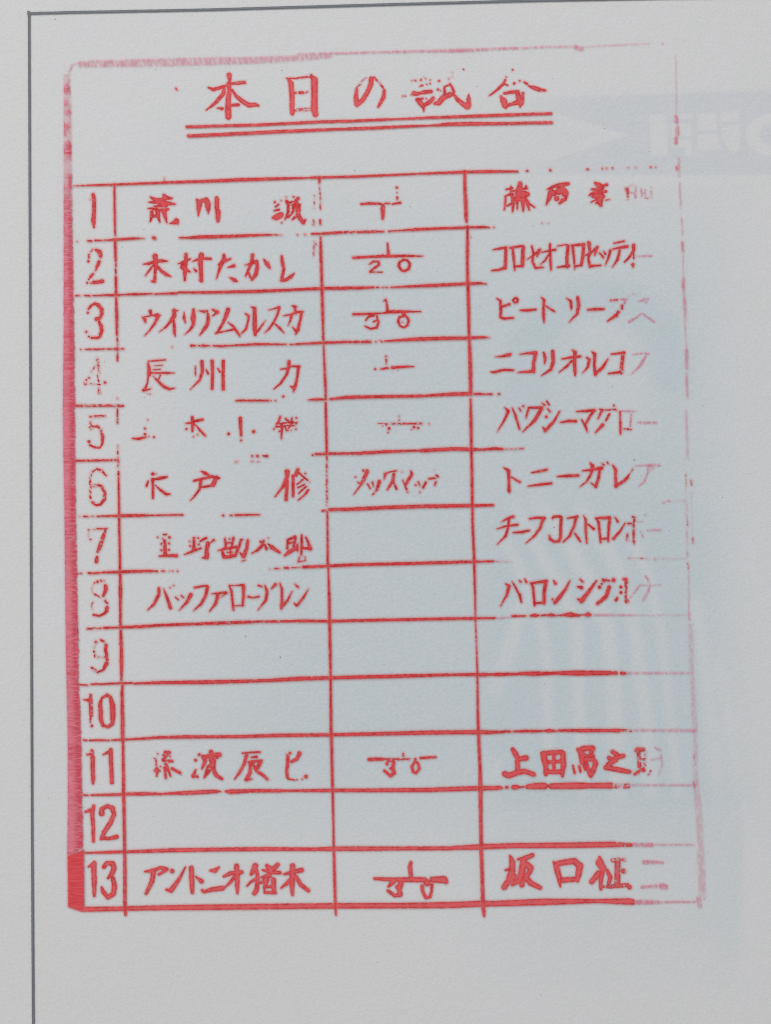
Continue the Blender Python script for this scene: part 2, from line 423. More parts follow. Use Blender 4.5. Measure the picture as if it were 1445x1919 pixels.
# ---------------------------------------------------------------- data traced from the stamp
DATA = """
#title_text T1
12 250,220 300,240,30 380,215,26 420,200,14;18 470,185,20 530,178,28 585,172,28 600,182,10;22 445,105,46 450,140,30 455,180,16;24 440,185,36 445,250,42 438,330,44 435,420,54 438,495,52 440,515,16;20 400,230,26 390,280,36 330,350,30 280,395,20 230,432,6;14 470,240,16 510,300,28 570,350,38 630,385,40 690,382,34 720,390,16;14 335,412,10 380,420,26;26 470,385 530,383,28;-8 428,255 428,225;-8 430,415
38 1000,140,20 1025,180,44 1035,300,42 1035,400,42 1038,455,40 1040,472,20;50 1215,105,20 1245,150,60 1245,300,56 1245,430,60 1255,470,50 1258,495,10;10 985,133,8 1080,135,12;12@.8 1080,133 1200,118,18;24 1065,270;22 1105,268 1140,270;7 1165,270 1180,258;26@.7 1065,430 1200,425
=T2
20 480,140,44 475,190,40 440,270,36 400,335,40 345,385,34;30 345,370,50 335,310,36 340,240,24;16@.7 345,225 375,190;14@.4 385,165 430,130;16@.7 505,125 560,180 590,225,18;30 600,250,26 595,310,34 545,400,20
14@.7 860,155,10 900,155;16@.6 945,148,22;12@.6 990,142,14;10@.6 975,125;1030,150;14@.7 960,200,20 935,208;1000,190;1030,182;32 880,275,40 915,280 940,272,20 970,265,34 1040,258,30;26 900,335,16 940,365,44 970,410,26 972,445,6;20 905,325,14 960,325;12 995,325;34 975,385 1030,355,36 1060,320,30
12 855,290,8;775,302;798,300,10;12 1105,240,18;1128,250,10;1115,158,18;12@.6 1205,140,18;1240,120,12;1240,80,10;1345,50,14;20 1215,185,12 1235,215,20 1255,265,20;12 1210,195 1165,215;26 1165,230,16 1170,280,30;44 1075,370,24 1110,365,44 1160,310,50 1220,285,44 1250,285,20;26 1250,280,14 1290,335,36 1340,375,40 1380,395,60;24 1400,390,30 1392,330,36 1392,285,6;-8 1185,255 1190,295
=T3
18 735,298,8 800,250,18 870,185,24 885,150,18;16 870,185 910,200,8;12@.7 895,120;10@.8 955,55,12;14 970,182,22;1022,158,14;16@.8 1065,170 1090,185,22;30 1105,205,12 1160,225,36 1205,240,36;26 1235,245 1262,248,18;26 875,275,18 940,265,28 1005,260,30;26 845,305,20 870,345,56 885,385,56 890,405,30;30 895,390 950,375,26 1000,360,44;40 1000,270,40 1015,320,50 1030,360,60 1025,405,8;24 1050,275,26 1045,350,30
#row_number A1
34 370,175,34 380,230,36 378,330,36 372,420,42 378,478,20;11 345,222
#row_number A1
30 395,690,26 430,710,44 440,750,34;14 436,770;34 425,805,34 405,850,32 392,885,12;22 370,915 345,945,28;20@.8 330,965;20 314,1000,22;348,1003,18;30 375,995,36 420,992,34 455,985,40;18 365,690;16 350,705;22@.8 330,735 330,765;24 325,800
#row_number A1
28 325,1245,20 350,1215,24 385,1195,28 420,1210,36 448,1250,38 450,1290,34 435,1330,30 400,1340,36;26 425,1365 445,1410,36 450,1450,34 435,1490,30;22 320,1280;305,1460;20 330,1505;24 355,1515 410,1515,28 440,1505,20
#row_number A2
24@.6 410,115,36 415,180,30 425,240,26;22@.5 395,170 350,240;22@.8 330,290;305,310;36@.7 295,345;18@.6 340,345 440,355;26 480,335;20@.6 415,260 420,330;24@.8 420,380,16 428,430,30
#row_number A2
30@.65 345,655 475,650;30@.7 345,705,26 350,760,40;22@.8 370,745,24 410,745,24 445,780,26 460,850,34 455,910,26 430,945,22 380,940,24 340,920,22;34@.8 330,890
#row_number A2
24@.85 490,1205,20 450,1160,26 405,1145,24;24@.6 390,1150 350,1180 340,1240 345,1310 340,1380 345,1430;24@.9 360,1455,24 400,1485,26 440,1475,26 475,1430,32 480,1370,30 450,1310,28 420,1295,24;26@.75 355,1300,34 400,1300
#left_name A1
30 905,195,10 935,215,34 960,225,40 1000,225,34 1050,205,40 1105,208,20;30 1035,180,30 1045,200,50;26 890,245,10 930,245,24 990,240,50 1060,255,44 1135,263,18;24 1000,250,50 1050,275,40 940,285,16;26 885,305,12 925,305,28 990,320,30 1070,312,26;28 920,340,36 920,380,32 905,425,14;975,330,50 980,380,34 995,430,14;1035,330,50 1045,380,34 1062,438,12;30 935,375 985,370;30 1090,445,10 1130,435,40 1150,420,50 1160,440,30
=B1
26 -55,225 -35,250,56 -40,310,40 -44,372,10;30 -40,235 30,225,50 45,260,56 48,310,40 52,350,10;40 130,210,40 130,260,44 130,310,40;140,330,50 140,390,46 140,420,30
20 675,245,22;705,268,24;685,285,20;16@.9 670,322 710,315,24;50 660,390,30 690,385,60 730,365,56;28 785,235 800,260,40 870,250,44 905,285,24;26 800,255 800,330 770,405,16;24 850,260,30 845,330 800,385;34 870,240,30 885,320,36 905,390,40 940,435,40 960,410,20;24 840,405,20 880,370,34 905,320,30;22 870,225 890,212,36;26 905,270 905,315,14;11 780,198;850,195,18;733,230;14 738,437;-9 850,250 815,268;-9 825,320 820,355;-9 862,345 868,380
#left_name A1
30 950,750,50 955,790,50 955,850,40 950,920,24 945,985,36 920,985,20;26 840,825,10 890,820,28 950,800,30 1010,795,34 1065,797,14;26 935,830,20 900,880,22 860,932,12;26 975,850,30 1010,890,30 1060,925,34 1100,942,10
26 1240,735,34 1240,790,36 1230,870,40 1230,975,24;1170,820,10 1220,810,40 1280,775,16;30 1195,825,16 1215,850,60 1240,880,46 1280,900,12;26 1300,800,8 1340,785,24 1400,770,30 1470,775,26;1385,740,50 1375,800,50 1380,880,40 1385,980,36 1365,975,14;18 1315,870,16 1335,890,26
=B1
24 195,740,30 200,775,40 170,825,44 150,890,24 125,965,10;150,830,20 200,800,30 255,775,20;235,855,10 290,840,34;250,950,14 295,975,40 320,985,16
24 395,835,10 440,825,30 500,800,36 510,850,36 495,920,40 460,970,26;465,740,34 460,800,36 435,860,30 400,940,16;18 430,905 440,940,24 460,970,16;34 570,780,14 600,820,44 625,860,24
26 738,750,22 745,810,34 758,870,28 745,930,30 740,975,36 780,972,30 820,945,36 855,912,14
#left_name A1
24 905,1265,34 915,1300,24;830,1320,12 855,1345,34 860,1370,16;22 850,1320,14 920,1305,16 975,1305,40 1000,1305,14;30 975,1320,36 945,1385,26 900,1445,18 850,1498,6
30 1130,1260,40 1130,1310,40 1095,1365,30 1050,1415,20 990,1460,6;14 1165,1260,10 1140,1265,20;24 1125,1350,24 1130,1410,30 1132,1470,28 1138,1500,12
22 1222,1275,8 1222,1325,30 1235,1375,12;30 1312,1250,26 1308,1330,50 1310,1390,30 1280,1440,24 1228,1485,6
20 1360,1262,8 1410,1270,28 1440,1265,20;26 1445,1290 1450,1340,34 1440,1390,34 1415,1430,34 1370,1490,14;22 1490,1250,20 1535,1275,36 1490,1310,10
=B1
26 235,1250,40 215,1310,40 185,1380,26 140,1460,26;20 120,1472,20 200,1455,14 300,1435,24;26 235,1370,10 285,1410,24 320,1460,30 345,1500,14
18 400,1290,16 430,1310,26 420,1370,18 405,1430,24 360,1475,12;34 455,1225,12 485,1240,34 485,1320,40 485,1420,44 490,1485,30;20 490,1480 530,1430,24 585,1355,8
20 615,1255,8 660,1245,14 715,1230,26 700,1290,24 670,1360,22 620,1430,22 578,1470,8;26 675,1385,14 715,1420,26 760,1470,10
20 835,1215,10 860,1225,34 875,1225;860,1230,20 870,1280,34;755,1308,10 820,1300,20 880,1275,26 940,1270,16;28 925,1280,30 910,1360,24 890,1440,34 870,1480,16;20 840,1415,10 870,1450,30;18 830,1310,30 820,1350,18 798,1400,8
#left_name A2
22 885,135,10 950,130,18 1045,122,16;34 885,155,20 895,200,34 895,260,40;12 940,178,8 1015,172,12;930,215,10 1000,210,12;20 900,245 1000,245,18 1060,245,24 1130,245,8;16 890,260 875,350,16 855,395,26;20 845,405,36 910,395,10;22 930,270,8 970,315,24 1030,370,30 1080,395,28 1135,388,10;14 1000,260 985,300;16@.5 875,440 910,440;12@.5 915,375
20 1328,185,14 1330,265,12;36 1390,140,36 1395,230,30 1370,310,26 1280,400,6;22 1430,215,14 1447,250,24;34 1485,135,36 1490,230,30 1485,390,30;24 1540,205,16 1560,235,18;36 1590,135,34 1588,270,30 1590,395,34
=B2
24 805,140,34 805,180,34 785,260,26 730,340,22 665,395,12;22 730,210,12 800,200,22 830,180,18 905,185,24;28 895,190,34 885,280,24 865,370,30 850,420,14;24 820,370,12 850,385,40;26@.8 752,465
#left_name A2
26 740,858,14 800,862,28 860,845,24;14 890,840;18 940,845;26 855,820;20@.8 855,765,24;10 882,685
34 1300,660,30 1305,720,40 1300,790,20;30 1300,700 1395,682,26;22 1240,718,14 1300,710,24;22 1330,730,10 1370,780,24 1420,832,22;18 1245,770,22;1350,822,16;1310,842,12
=B2
44 350,670,36 352,720,34 357,830,24;22 357,875;28 240,815;34 475,795
24 725,655 710,700 685,735,14;18 690,722 780,712;22 680,750,16 770,742;28 735,725 742,765;20 740,765 735,860,14;16 715,792 745,782;16 770,755 785,785;20@.9 775,672 805,700,22;18@.9 835,668 825,700;16@.85 795,712 880,712;20@.9 845,700 800,765,14;16@.85 790,738 850,738;16 870,770;10 825,782;18 795,782;665,770;18 875,665;10@.8 885,700 865,740
#left_name A2
34 930,1190;28 930,1245,20 1000,1230,34 1060,1218,22;28 925,1240,30 930,1300,26 930,1415,24;22 885,1260,20 870,1305,22;24 950,1295,10 1000,1340,24 1055,1380,30 1090,1380,16;10 960,1190
30 1380,1165,12 1420,1185,36 1450,1200,24;24 1315,1255,22 1400,1235,26 1480,1215,30 1550,1230,24;40 1525,1225,40 1495,1290,44;24 1390,1315 1480,1300;26 1380,1260,34 1370,1330,26 1320,1400,18 1280,1440,8
=B2
40 790,1170,50 790,1220,36 750,1310,30 675,1405,12;36 790,1260,34 785,1340,34 780,1430,34;30 845,1210,30 845,1300,30 845,1400,26;30 890,1150,34 870,1200,40;20 900,1180 980,1250,18;10 998,1265;18@.9 960,1185;22 935,1245,20 880,1290,14;18 950,1290,18 890,1320;22 965,1310 900,1370,16;22 985,1345,26 950,1390,18 895,1435,14
#time_limit C1
24 185,262,20 250,257,24 340,258,22 400,265,12;14 415,255,18 450,258;22 475,262,14 550,250,22;6 520,155;18 522,200,20 522,225,10;24 518,108
36 388,290,38 388,350,36 385,400,24;18 370,305
#time_limit C1
28 110,765,26 300,755,26 450,750,28 600,748,26 760,750,12;20 432,632,16 435,680,22 440,735,34;20 385,742
16 262,825,16 300,800,22 345,800,24 350,830,26 310,860,24 268,895,22;14 265,900 380,900,12
26 580,785,20 545,805,24 535,840,28 560,880,26 590,890,24 630,870,28 640,825,26 615,785,22 580,785
#time_limit C1
28 110,1295,24 300,1290,24 390,1285,14 450,1272,34 600,1270,26 740,1270,12;20 395,1170,10 415,1155,16 425,1200,20 430,1260,30
24 300,1300,34 250,1320,22 228,1350,16;28 330,1310,20 345,1370,24 330,1420,24 270,1430,22 220,1405,14;18 300,1365,14 335,1350,24
24 600,1305 545,1320 530,1360 550,1405,20 585,1420,16 620,1395 630,1345 600,1305;40 580,1290;10 570,1370
#time_limit C1
20 315,1808,20;12 365,1808,12 420,1800,24 440,1800,16;22 475,1795,30 550,1790,26 620,1785,22 680,1785,8;18 417,1688;22 418,1715,16 420,1760,10
#time_limit C2
16@.6 340,718,10 450,720;20@.75 470,720 755,718;12@.8 540,650;540,685
26@.9 445,765,30;14 435,800;12@.7 385,740;12@.6 410,725 440,760
30 680,752;22 718,760;11 822,722;10 655,775
#time_limit C2
34@.8 240,1165,40 200,1260,34 170,1310,20 112,1382,10;26@.8 205,1160;18@.8 130,1220;16 155,1270 180,1290
18@.9 245,1285,14 268,1325,16;290,1270,20 300,1310,12;30@.8 355,1260,36 335,1330,30 290,1385,12
24@.9 410,1190,30 400,1240,10;18@.8 430,1180 515,1160;30@.85 490,1190 480,1260 430,1335,20;24@.8 490,1270 515,1330
20@.6 570,1172;24 650,1165,18 660,1195,30 600,1290,30;22 575,1250,12 610,1335,20;16 618,1360
16@.9 695,1295,20;16 720,1265 735,1300,14;735,1360,14;28 790,1270,24 765,1320,20
20@.9 820,1235,22 880,1230;22@.8 890,1205 905,1215;20 885,1265,20 875,1295,16;10@.5 870,1155
#right_name D1
40 375,70,40 370,120,60;20 245,125,16 300,115,24;18 290,100,16 290,145,20;20 300,140 440,115;430,95;50 360,170,70 410,170,70;20 235,190,14 280,170,24;20 240,190 235,250 228,315,14;26 300,170,30 310,240,36 305,335,14;20 250,280,14 300,255,26;30 345,230,30 350,310,16;400,220,50 405,325,18;22 440,240,40 460,315,16;50 440,170;20 450,250,20 510,292,14;44 340,215 420,215;-18 320,122;-16 255,192;-14 330,240;-10 375,245
28 630,125,12 680,100,24 740,85,40 825,72,30;40 665,130,40 650,200,44 620,270,12;60 690,160;50 770,120,60 800,160,60 790,210,50 745,255,20;40 720,210,50;70 740,140;-22 700,125;-18 755,202 780,200
30 1080,65,26 1110,85,50 1145,100,40;24 1150,95,20 1185,80,30;26 1045,125,16 1100,125,40 1150,115,30;24 1025,180,16 1065,155,30 1130,150,30 1180,145,24;60 1060,185,40 1110,185,60 1140,190,60;50 1120,220,70 1130,270,36;14 1040,245,10 1080,225;12 1180,225 1215,218,8;20 1085,250,16 1110,255;-8 1050,140 1100,138
=E1
26@.7 625,120,36 635,150,24 635,190,20;10@.7 635,218;14@.4 640,150 700,160;18@.4 710,100 705,200;16@.4 760,120 768,190;14@.4 770,165 800,155;12@.5 795,205 835,205;10@.6 858,110;14@.5 855,145 855,200;10@.6 655,90;680,85;10@.3 800,130 800,205
#right_name D1
24 120,690,10 180,680,22 245,668,24;32 240,675,30 240,760,30 235,860,34;24 110,885,16 170,880,24 230,858,30
30 305,685,24 315,770,26 325,880,16;22 280,672 400,655,26;34 405,665,34 400,760,36 395,840,36;24 320,850 400,838
20 440,780,8 500,745,22 560,690,28 535,750,16;22 485,655,16 500,720,24 490,800,24 520,860,24 590,855,14
20 580,715,10 640,700,20 705,690,26;28 655,640,24 655,720,26 660,800,26 665,880,18;18 640,740 610,790 565,828,8
20 725,655,10 800,642,16 830,650;32 825,660 815,760 815,850;24 725,855,12 830,840,30
30 870,670,26 880,770,24 887,870,12;22 860,650 975,640,30;32 970,650,30 965,740,32 950,830,30;22 890,845 950,835
22 985,745,12 1040,720,24 1100,665,26 1075,740,16;28 1020,625,34 1030,700,28 1015,780,24 1030,845,30 1130,835,16
24 1120,720,16 1155,760,24;1160,705,12 1175,730,24;24 1220,700,28 1205,760,22 1175,835,10
22 1255,630,14 1350,610,20;24 1240,685,12 1300,672,24 1380,660,30;28 1310,690,24 1290,780,26 1240,855,8
=E1
24@.9 690,650,36 690,700,30 650,760,24 605,805,14;20@.9 690,720,14 690,770,16;30@.9 682,830,34 685,855,10
20@.4 720,752,14 855,748,22
#right_name D1
24 155,1145,12 190,1170,26 195,1250,28 190,1320,26 220,1335,24 310,1328,20;22 205,1225 275,1200,26;22 330,1140 310,1160 322,1183 348,1180 352,1152 330,1140
26 375,1258,14 440,1258,28 520,1250,22
26 575,1138,14 600,1160,24 595,1240,26 595,1310,30 600,1370,14;22 620,1220,16 695,1268,20
22 810,1145,10 850,1170,26 855,1220,30 855,1250,10;28 915,1135,28 925,1210,36 910,1290,26 835,1368,8
26 1010,1252,20 1080,1248,28 1160,1245,22
=E1
16@.8 475,1165,16 535,1160,18;22@.35 570,1155 620,1155,24 600,1190,30;26@.8 580,1215,26 580,1240,24;28 545,1275,34;30 525,1305,36 445,1360,14;10@.4 650,1125;20@.4 690,1107
18@.39 735,1175,12 800,1155,30 825,1150;26@.3 805,1180,30;23@.39 760,1290,14 710,1330,18 650,1365,22;23@.39 775,1290,14 880,1365,20
#right_name D1
20 140,1693,8 200,1690,20 270,1675,36 290,1665,16;26 100,1835,14 130,1838,24 220,1815,24 310,1820,20
22 370,1670,10 440,1660,22 520,1655,36;34 520,1670,34 500,1760,30 500,1830,36;24 355,1840,14 480,1830,30
26 595,1655,22 610,1700,30 605,1755,14;30 680,1645,36 685,1740,34 665,1810,30 575,1870,8
24 765,1712,12 850,1700,26 940,1690,24;30 865,1630,14 890,1650,36 885,1750,34 890,1830,34 890,1870,14;24 860,1730 810,1785 740,1838,8
24 1000,1700,18 1025,1720,30 1010,1790,24 960,1845,8;28 1050,1645,14 1075,1670,34 1070,1760,26 1080,1860,30;26 1085,1850 1150,1790,30 1200,1710,10
=E1
24 480,1668,14 600,1655,30;34@.8 590,1670 580,1760 575,1840;24 455,1850,16 570,1835,28
20@.37 685,1672,10 760,1660 825,1665,24;27@.37 800,1690 750,1780 660,1862,8
#right_name D2
28 230,570,14 265,600,28 225,690,22 160,795,6;24 300,570,10 330,640,24 370,770,18;16 365,575,14 380,600,16;405,555,22
24 455,570,20 580,570,30;450,590,24 430,665,12;34 575,580,34 510,690,32 400,795,10;20 580,525,10 605,545,20;625,510,16 645,540,18
24 630,575,10 655,605,22;30 620,655;26 745,605,14 690,700,26 610,785,34;20 590,755,14 610,785
26 750,708,14 830,695,28 895,695,30
24 905,605,14 1000,600,26 1070,595,34;24 1060,610 1030,650 990,720;950,680,12 985,735,28 1005,795,14
22 1120,585,14 1150,590;22 1140,600,28 1105,675,10;20@.8 1170,595 1270,585;26@.7 1210,630 1180,690,24;34 1150,730,34 1080,805,12;20@.7 1255,550
=E2
22@.75 560,615,24 565,680,20;24 565,700,26 565,815,18;16@.4 530,600 700,605,20;20@.45 665,630,20 660,740;20@.65 570,775 665,770,26
20@.37 725,708,10 760,710,24 905,712,18
#right_name D2
28 220,1130,10 265,1160,34 270,1240,26 270,1300,26 272,1345,36 275,1365,14;22 290,1220,14 370,1265,24
26 485,1178,14 560,1165,26 625,1150,24;26 450,1305,14 560,1290,24 665,1278,26
28 725,1215,14 820,1208,30 920,1205,26
26 960,1160,12 1050,1150,26 1140,1135,36;26 1030,1085,14 1055,1115,34 1040,1190,26 1000,1260,20 935,1312,6;28 1120,1150 1110,1230 1085,1310,26;22 1040,1275,12 1080,1305,24;18 1140,1090,10 1160,1105,18;1190,1080,14 1200,1095,16
28 1245,1110,16 1270,1150,30 1270,1220,26 1275,1305,36;26 1280,1300 1350,1255,30 1385,1220;18@.7 1385,1215 1435,1140,10
=E2
20@.36 705,1115,8 800,1110 870,1110,30 930,1110,20;16@.35 880,1130 830,1170;20@.35 825,1130 820,1180 790,1260 735,1308,10
#right_name D2
22 200,1640,8 260,1605,24 310,1590,26;20 160,1705,10 240,1680 350,1665,24;24 270,1610,26 265,1680,24 240,1770,24 160,1850,8
24 310,1740,12 390,1735,26 460,1720,20
24 465,1610,20 540,1600 600,1605,34;28 590,1615,30 560,1700,26 510,1770,22 430,1838,8
24 680,1605,20 690,1590 750,1590,28;30 760,1600 755,1700,28 755,1780,30 740,1820,26 690,1825,24 655,1800,26 650,1770,16
24 820,1605,14 910,1590,26;24 900,1600,28 880,1680,24 840,1770,24 780,1828,14;24 885,1745,14 920,1790,26 940,1825,14
24 970,1580,10 990,1620,24 990,1720,26 1000,1838,14;20 1010,1660,14 1065,1705,26
28 1080,1600,12 1110,1640,26 1120,1740,26 1130,1830,20;24 1100,1605 1215,1600,32;30 1215,1610,30 1205,1700,26 1200,1820,20;22 1130,1800 1200,1795
24 1265,1595,10 1290,1635,24;30 1250,1795;24@.9 1255,1790 1310,1730,24 1360,1650,10
=E2
18 640,1655,20 670,1655;24@.75 680,1590,20 700,1605,24 690,1640;22@.7 690,1660 690,1800;26@.8 690,1820,30 695,1845,12;20@.8 630,1755 628,1805;10@.3 700,1640 770,1635;20@.2 800,1575;24@.3 750,1725,12 780,1780,14
20@.35 820,1720,12 900,1715,22 945,1718
#row_number A3
18@.6 325,115 400,112;16@.95 400,105 500,103;16@.6 330,130 325,180;20@.8 345,205;34@.85 485,110,20 460,190,36 440,250,40 415,320,30;34@.9 405,370,28 400,410,36
#row_number A3
28@.85 410,600;24@.85 440,590 465,592;14@.6 385,605 355,660 365,700;36 485,640,36 490,670,36 465,730,26;20@.65 380,715 450,755;30@.95 485,780,24 502,802,20;28@.9 500,845,36 495,870,36 480,895,26 430,920,22 375,910,24;14@.6 370,785 350,830 365,860
#row_number A3
28@.85 395,1165;26@.9 440,1145,20 470,1160,22;20@.6 385,1200 375,1240 390,1300,24 430,1310;28@.9 490,1195,34 485,1250,30;30@.9 492,1260 500,1330,30;28@.95 495,1365,40 465,1425,24 410,1450,18;26@.9 355,1405,20 390,1430,26;16@.7 450,1310 490,1300
#row_number A3
30@.85 345,1660,24 345,1720,40 350,1790,36 350,1850,34;20 280,1705,8 330,1710,34;22@.65 345,1870 345,1930;26@.85 355,1950
30 500,1660,28 450,1690,20 435,1740,34 440,1810,40 440,1880,40 460,1945,30 510,1962,26 550,1930,34 555,1850,50 550,1750,50 530,1680,30 500,1660
#row_number A4
34@.9 358,335,30 360,370,34;34 365,400,40 365,500,36 370,600,34 368,640,20;20@.9 314,368,18 340,365
32 535,325,36 535,400,36 540,500,34 545,630,34;20 460,370,8 520,345,30
#row_number A4
32 375,850,28 360,920,36 370,1050,30 372,1180,24;20 300,905,20 340,890,30
30 450,920,50 450,880,36 500,850,30 550,870,40 565,930,36 530,1010,40 470,1100,36 445,1160,24;24 450,1150,30 520,1155,28 590,1140,36
#row_number A4
36 380,1385,36 375,1450,44 380,1550,44 380,1690,24;20 325,1420,12 360,1405,36
36 470,1420,36 500,1385,36 550,1390,44 565,1430,44 545,1490,40 510,1525,20;40 555,1530,36 570,1600,44 560,1670,44 510,1710,34 460,1650,36 450,1615,20
#left_name A3
34@.9 1040,215,30 1045,350,40;24 990,360,16 1060,355,26 1150,355,34;24 1085,185,26;18@.8 1030,158 1055,158;14 975,183;22 1010,245;1080,240;1010,305;1080,300;14@.8 1020,195
34@.95 1315,190,26 1315,300,36;20 1225,345,10 1290,320,26 1380,285,20;20@.9 1280,265;1275,222,16;1360,250;1355,190,20;24@.9 1370,222,14 1400,205 1430,190;34 1445,240,40 1435,300,36 1435,370,44 1395,375,12;24@.9 1500,210,26 1470,235,12
=B3
24@.95 204,195,18 213,240,28 213,285;22@.9 249,200;18@.9 225,236 275,234;22@.9 286,188,24 276,235 268,280;26 140,308,10 200,292,26 319,272,28;30 180,312,24 197,368,36 250,364,32 300,351,34;22 354,215,22 340,268,24 300,355,30;16 255,290 255,348;14 225,325 275,322;20@.95 352,206 368,204;32 420,212,26 410,290,32 380,362,42;24 345,325,14 377,362,30;16 365,406,10 395,396,12
22 455,335,8 510,305,26 560,255,30 570,215,20;24 540,225;10 612,190;34 580,250,16 595,290,30;36 610,245,14 650,280,40 720,325,24
22 795,205 790,290;20 790,210 865,180,30;870,190,20 850,270,26;22 800,240 850,230;34 765,355,20 810,320,40 880,280,34;20 885,250 885,310;24 925,165,20 925,260,30 920,350,20;24 965,185,20 990,240,26 1005,290,40;26 1005,290 940,285;12 905,370 890,415 960,400 955,365
#left_name A3
26 985,660,26 985,720,30 940,810,28 880,865,10;28 1030,665,10 1055,730,26 1095,845,34;14@.8 1090,655,16;1125,635,14
16 1140,745,12 1165,765,18;1195,730,14 1215,745,18;28 1285,720,36 1250,790,28 1175,868,8
20 1320,655,20 1400,640,20 1440,640,24;28 1442,650,30 1425,730,28 1380,810,26 1310,872,8
=B3
20 80,712,8 130,710,22 215,700,24;16 225,705 165,745,8;28 140,720,34 120,800,30 60,880,8
26 245,635,14 265,680,24 275,770,24 285,860,24;14 245,635 300,635,10 380,630,22;26 380,640,34 380,740,26 370,825,20;14 300,825 380,820
20 423,740,20 470,750,16 525,738,18
16 520,635,18 555,645;22 580,635,14 600,690,30 590,770,26 515,865,8;22 640,665,12 680,625,30
26 720,615,14 740,670,24 740,770,26 735,850,24;26 740,825,40 790,780,24 835,690,10
20 860,620,10 890,650,24;22 990,665,8 940,750,22 880,825,24;20 855,800,12 875,820,24
#right_name D3
26 240,620,14 270,640,34 250,720,24 190,830,8;24 300,600,10 340,670,24;30 370,720,30 385,790,16;20 340,670 365,720;16 365,590,14 380,600,22;20 418,575,14 432,600,26
26 475,610,16 495,650,26 505,750,24 510,820,24;24 475,615 540,605 620,595,34;32 615,605,34 600,700,32 600,800,30;22 520,800 595,795
28 690,590,14 705,615,30;32 840,590,12 800,670,26 740,750,36 700,795,34;24 680,765
24 935,575,10 960,600,22;28 910,645,14 950,655,36;36 1090,590,16 1020,690,34 950,780,44;24 920,765
36 1160,590,36;24 1150,580 1210,590,18;40 1250,585;30 1120,650,36;20@.8 1140,620;34@.95 1210,650,34 1180,740,36 1100,805,30
26@.9 1320,650,30;26 1320,700,30;26 1275,770,30;22 1285,750;24 1345,575 1365,580,36;24@.7 1370,590,34 1365,680 1365,750;44@.8 1375,780;14@.4 1410,745 1500,630
=E3
22@.33 800,545,16 825,580,20 840,640,20 820,700 780,770;14@.2 770,635 940,630
#left_name A4
14@.7 960,410 960,470;12@.8 945,405;975,360;26@.85 1045,345 1085,348;24@.8 1030,375;22@.8 1080,355 1020,420;24@.8 1030,430 1110,430;26@.85 1050,460;26@.85 950,520 970,500 965,570,14;24@.8 990,520;24@.85 1040,490 1050,590,20;24 1060,480,30 1095,570,14;24 1110,500,24 1185,540,24;18@.7 1090,385;1000,480
26@.95 1365,370;1330,420;22 1330,510,12 1310,570,36;1345,575,26;26 1395,385,30 1420,420,36 1405,470 1390,500,14;28 1475,345,40 1475,420,40;34 1420,390 1490,370 1555,370,40;30 1530,395;40 1485,470,60 1500,420;26 1460,520 1410,585,12;36 1495,500 1520,560,34 1575,595,26;22 1445,480 1420,570
=B4
16 370,355,14 535,345,16;24 410,365,30 390,450,26 340,540,24 295,600,8;26 450,395,10 500,390,26;24 430,440 500,430,26 550,425,20;26 445,450 440,540,30 405,605,30;24 540,440,30 510,490,36;26 470,460 490,500;30 500,520,26 560,560,28 605,600,20;20 410,610 460,595,8;-10 485,470;-8 480,525
24@.95 815,355,24;14@.8 780,365;36 905,355,36 880,410,28 830,435,26;30 795,380,26 795,440,30 785,520,24 790,580,24;18@.9 800,595 860,608,8;14@.7 880,605;30 965,575,34;10 930,598
#left_name A4
26 855,1465,14 910,1460,30 1000,1430,28 1060,1440,30;24 1060,1450 985,1490,20;40 935,1470,40 920,1560,40 865,1670,24
40 1110,1460;26 1235,1420,8 1180,1530,26 1100,1640,44;20 1060,1635,24 1090,1645
44 1290,1430,40 1295,1550,44 1300,1660,30;20 1330,1510,10 1385,1555,40
=B4
34 65,1455,12 110,1455,40 150,1425,16;40 -8,1640,24 10,1655,24 70,1635,36 180,1620,44
34 195,1510,20 260,1480,36 360,1470,34;40 315,1410,40 320,1500,44 320,1600,36 322,1670,16;24 300,1510,30 250,1570,26 205,1610,10
36 490,1410,50 470,1460,40 450,1490,24;30 500,1450 515,1540,30 500,1640,40 480,1670,36;20 500,1530 450,1560 410,1600,10;36 600,1410,30 640,1450,60;36 700,1400 660,1440,44;30 560,1450,16 640,1470,34 720,1475,30;30 545,1520,16 620,1500,44;34 590,1540,60 580,1600,30 575,1640,14;40 660,1540 665,1650,40;24 580,1660 680,1665;30 540,1570,20 600,1540;24 600,1610 650,1600;-14 622,1570;-16 615,1632 645,1632
44 840,1410,44 840,1500,50 835,1600,40 838,1680,24;28 760,1490,16 840,1470,36 925,1450,40;30 830,1530,36 780,1580,30 730,1620,10;34 870,1510,30 920,1590,34 985,1640,34
#time_limit C4
28@.95 255,415,30 380,410,28;16@.75 400,410 640,412;24@.9 535,412;585,410,22;24@.85 690,410;22 740,402,20 880,392,20;14 577,355,10 577,380,16
26@.95 425,455,30;16@.8 430,430 490,430;30 490,440,26 480,490,30 490,540,34 460,570,26 400,520,24;22 460,500
20 690,430,20 660,480,24 670,530,22 695,545,18 730,500,24 715,450,22 690,430
#time_limit C4
34 310,1530,24 480,1540,34 700,1540,44 780,1540,40;60 850,1540,50 960,1540,64 978,1560,40;30 650,1375,20 640,1420,34 650,1510,34
30 480,1560,50 440,1605,16;40 555,1570,50 540,1630,40 550,1680,40 500,1690,30 435,1645,26;24 515,1610
60 800,1570;30 755,1600,30 760,1650,26 790,1710,26 830,1700,24 845,1640,20 845,1590,30
#right_name D4
44 305,320,36 330,360,50 350,400,40 350,500,44;50 430,400,50 370,410,40;44 230,550,50 270,565,50 350,535,50 420,525,44 500,555,40
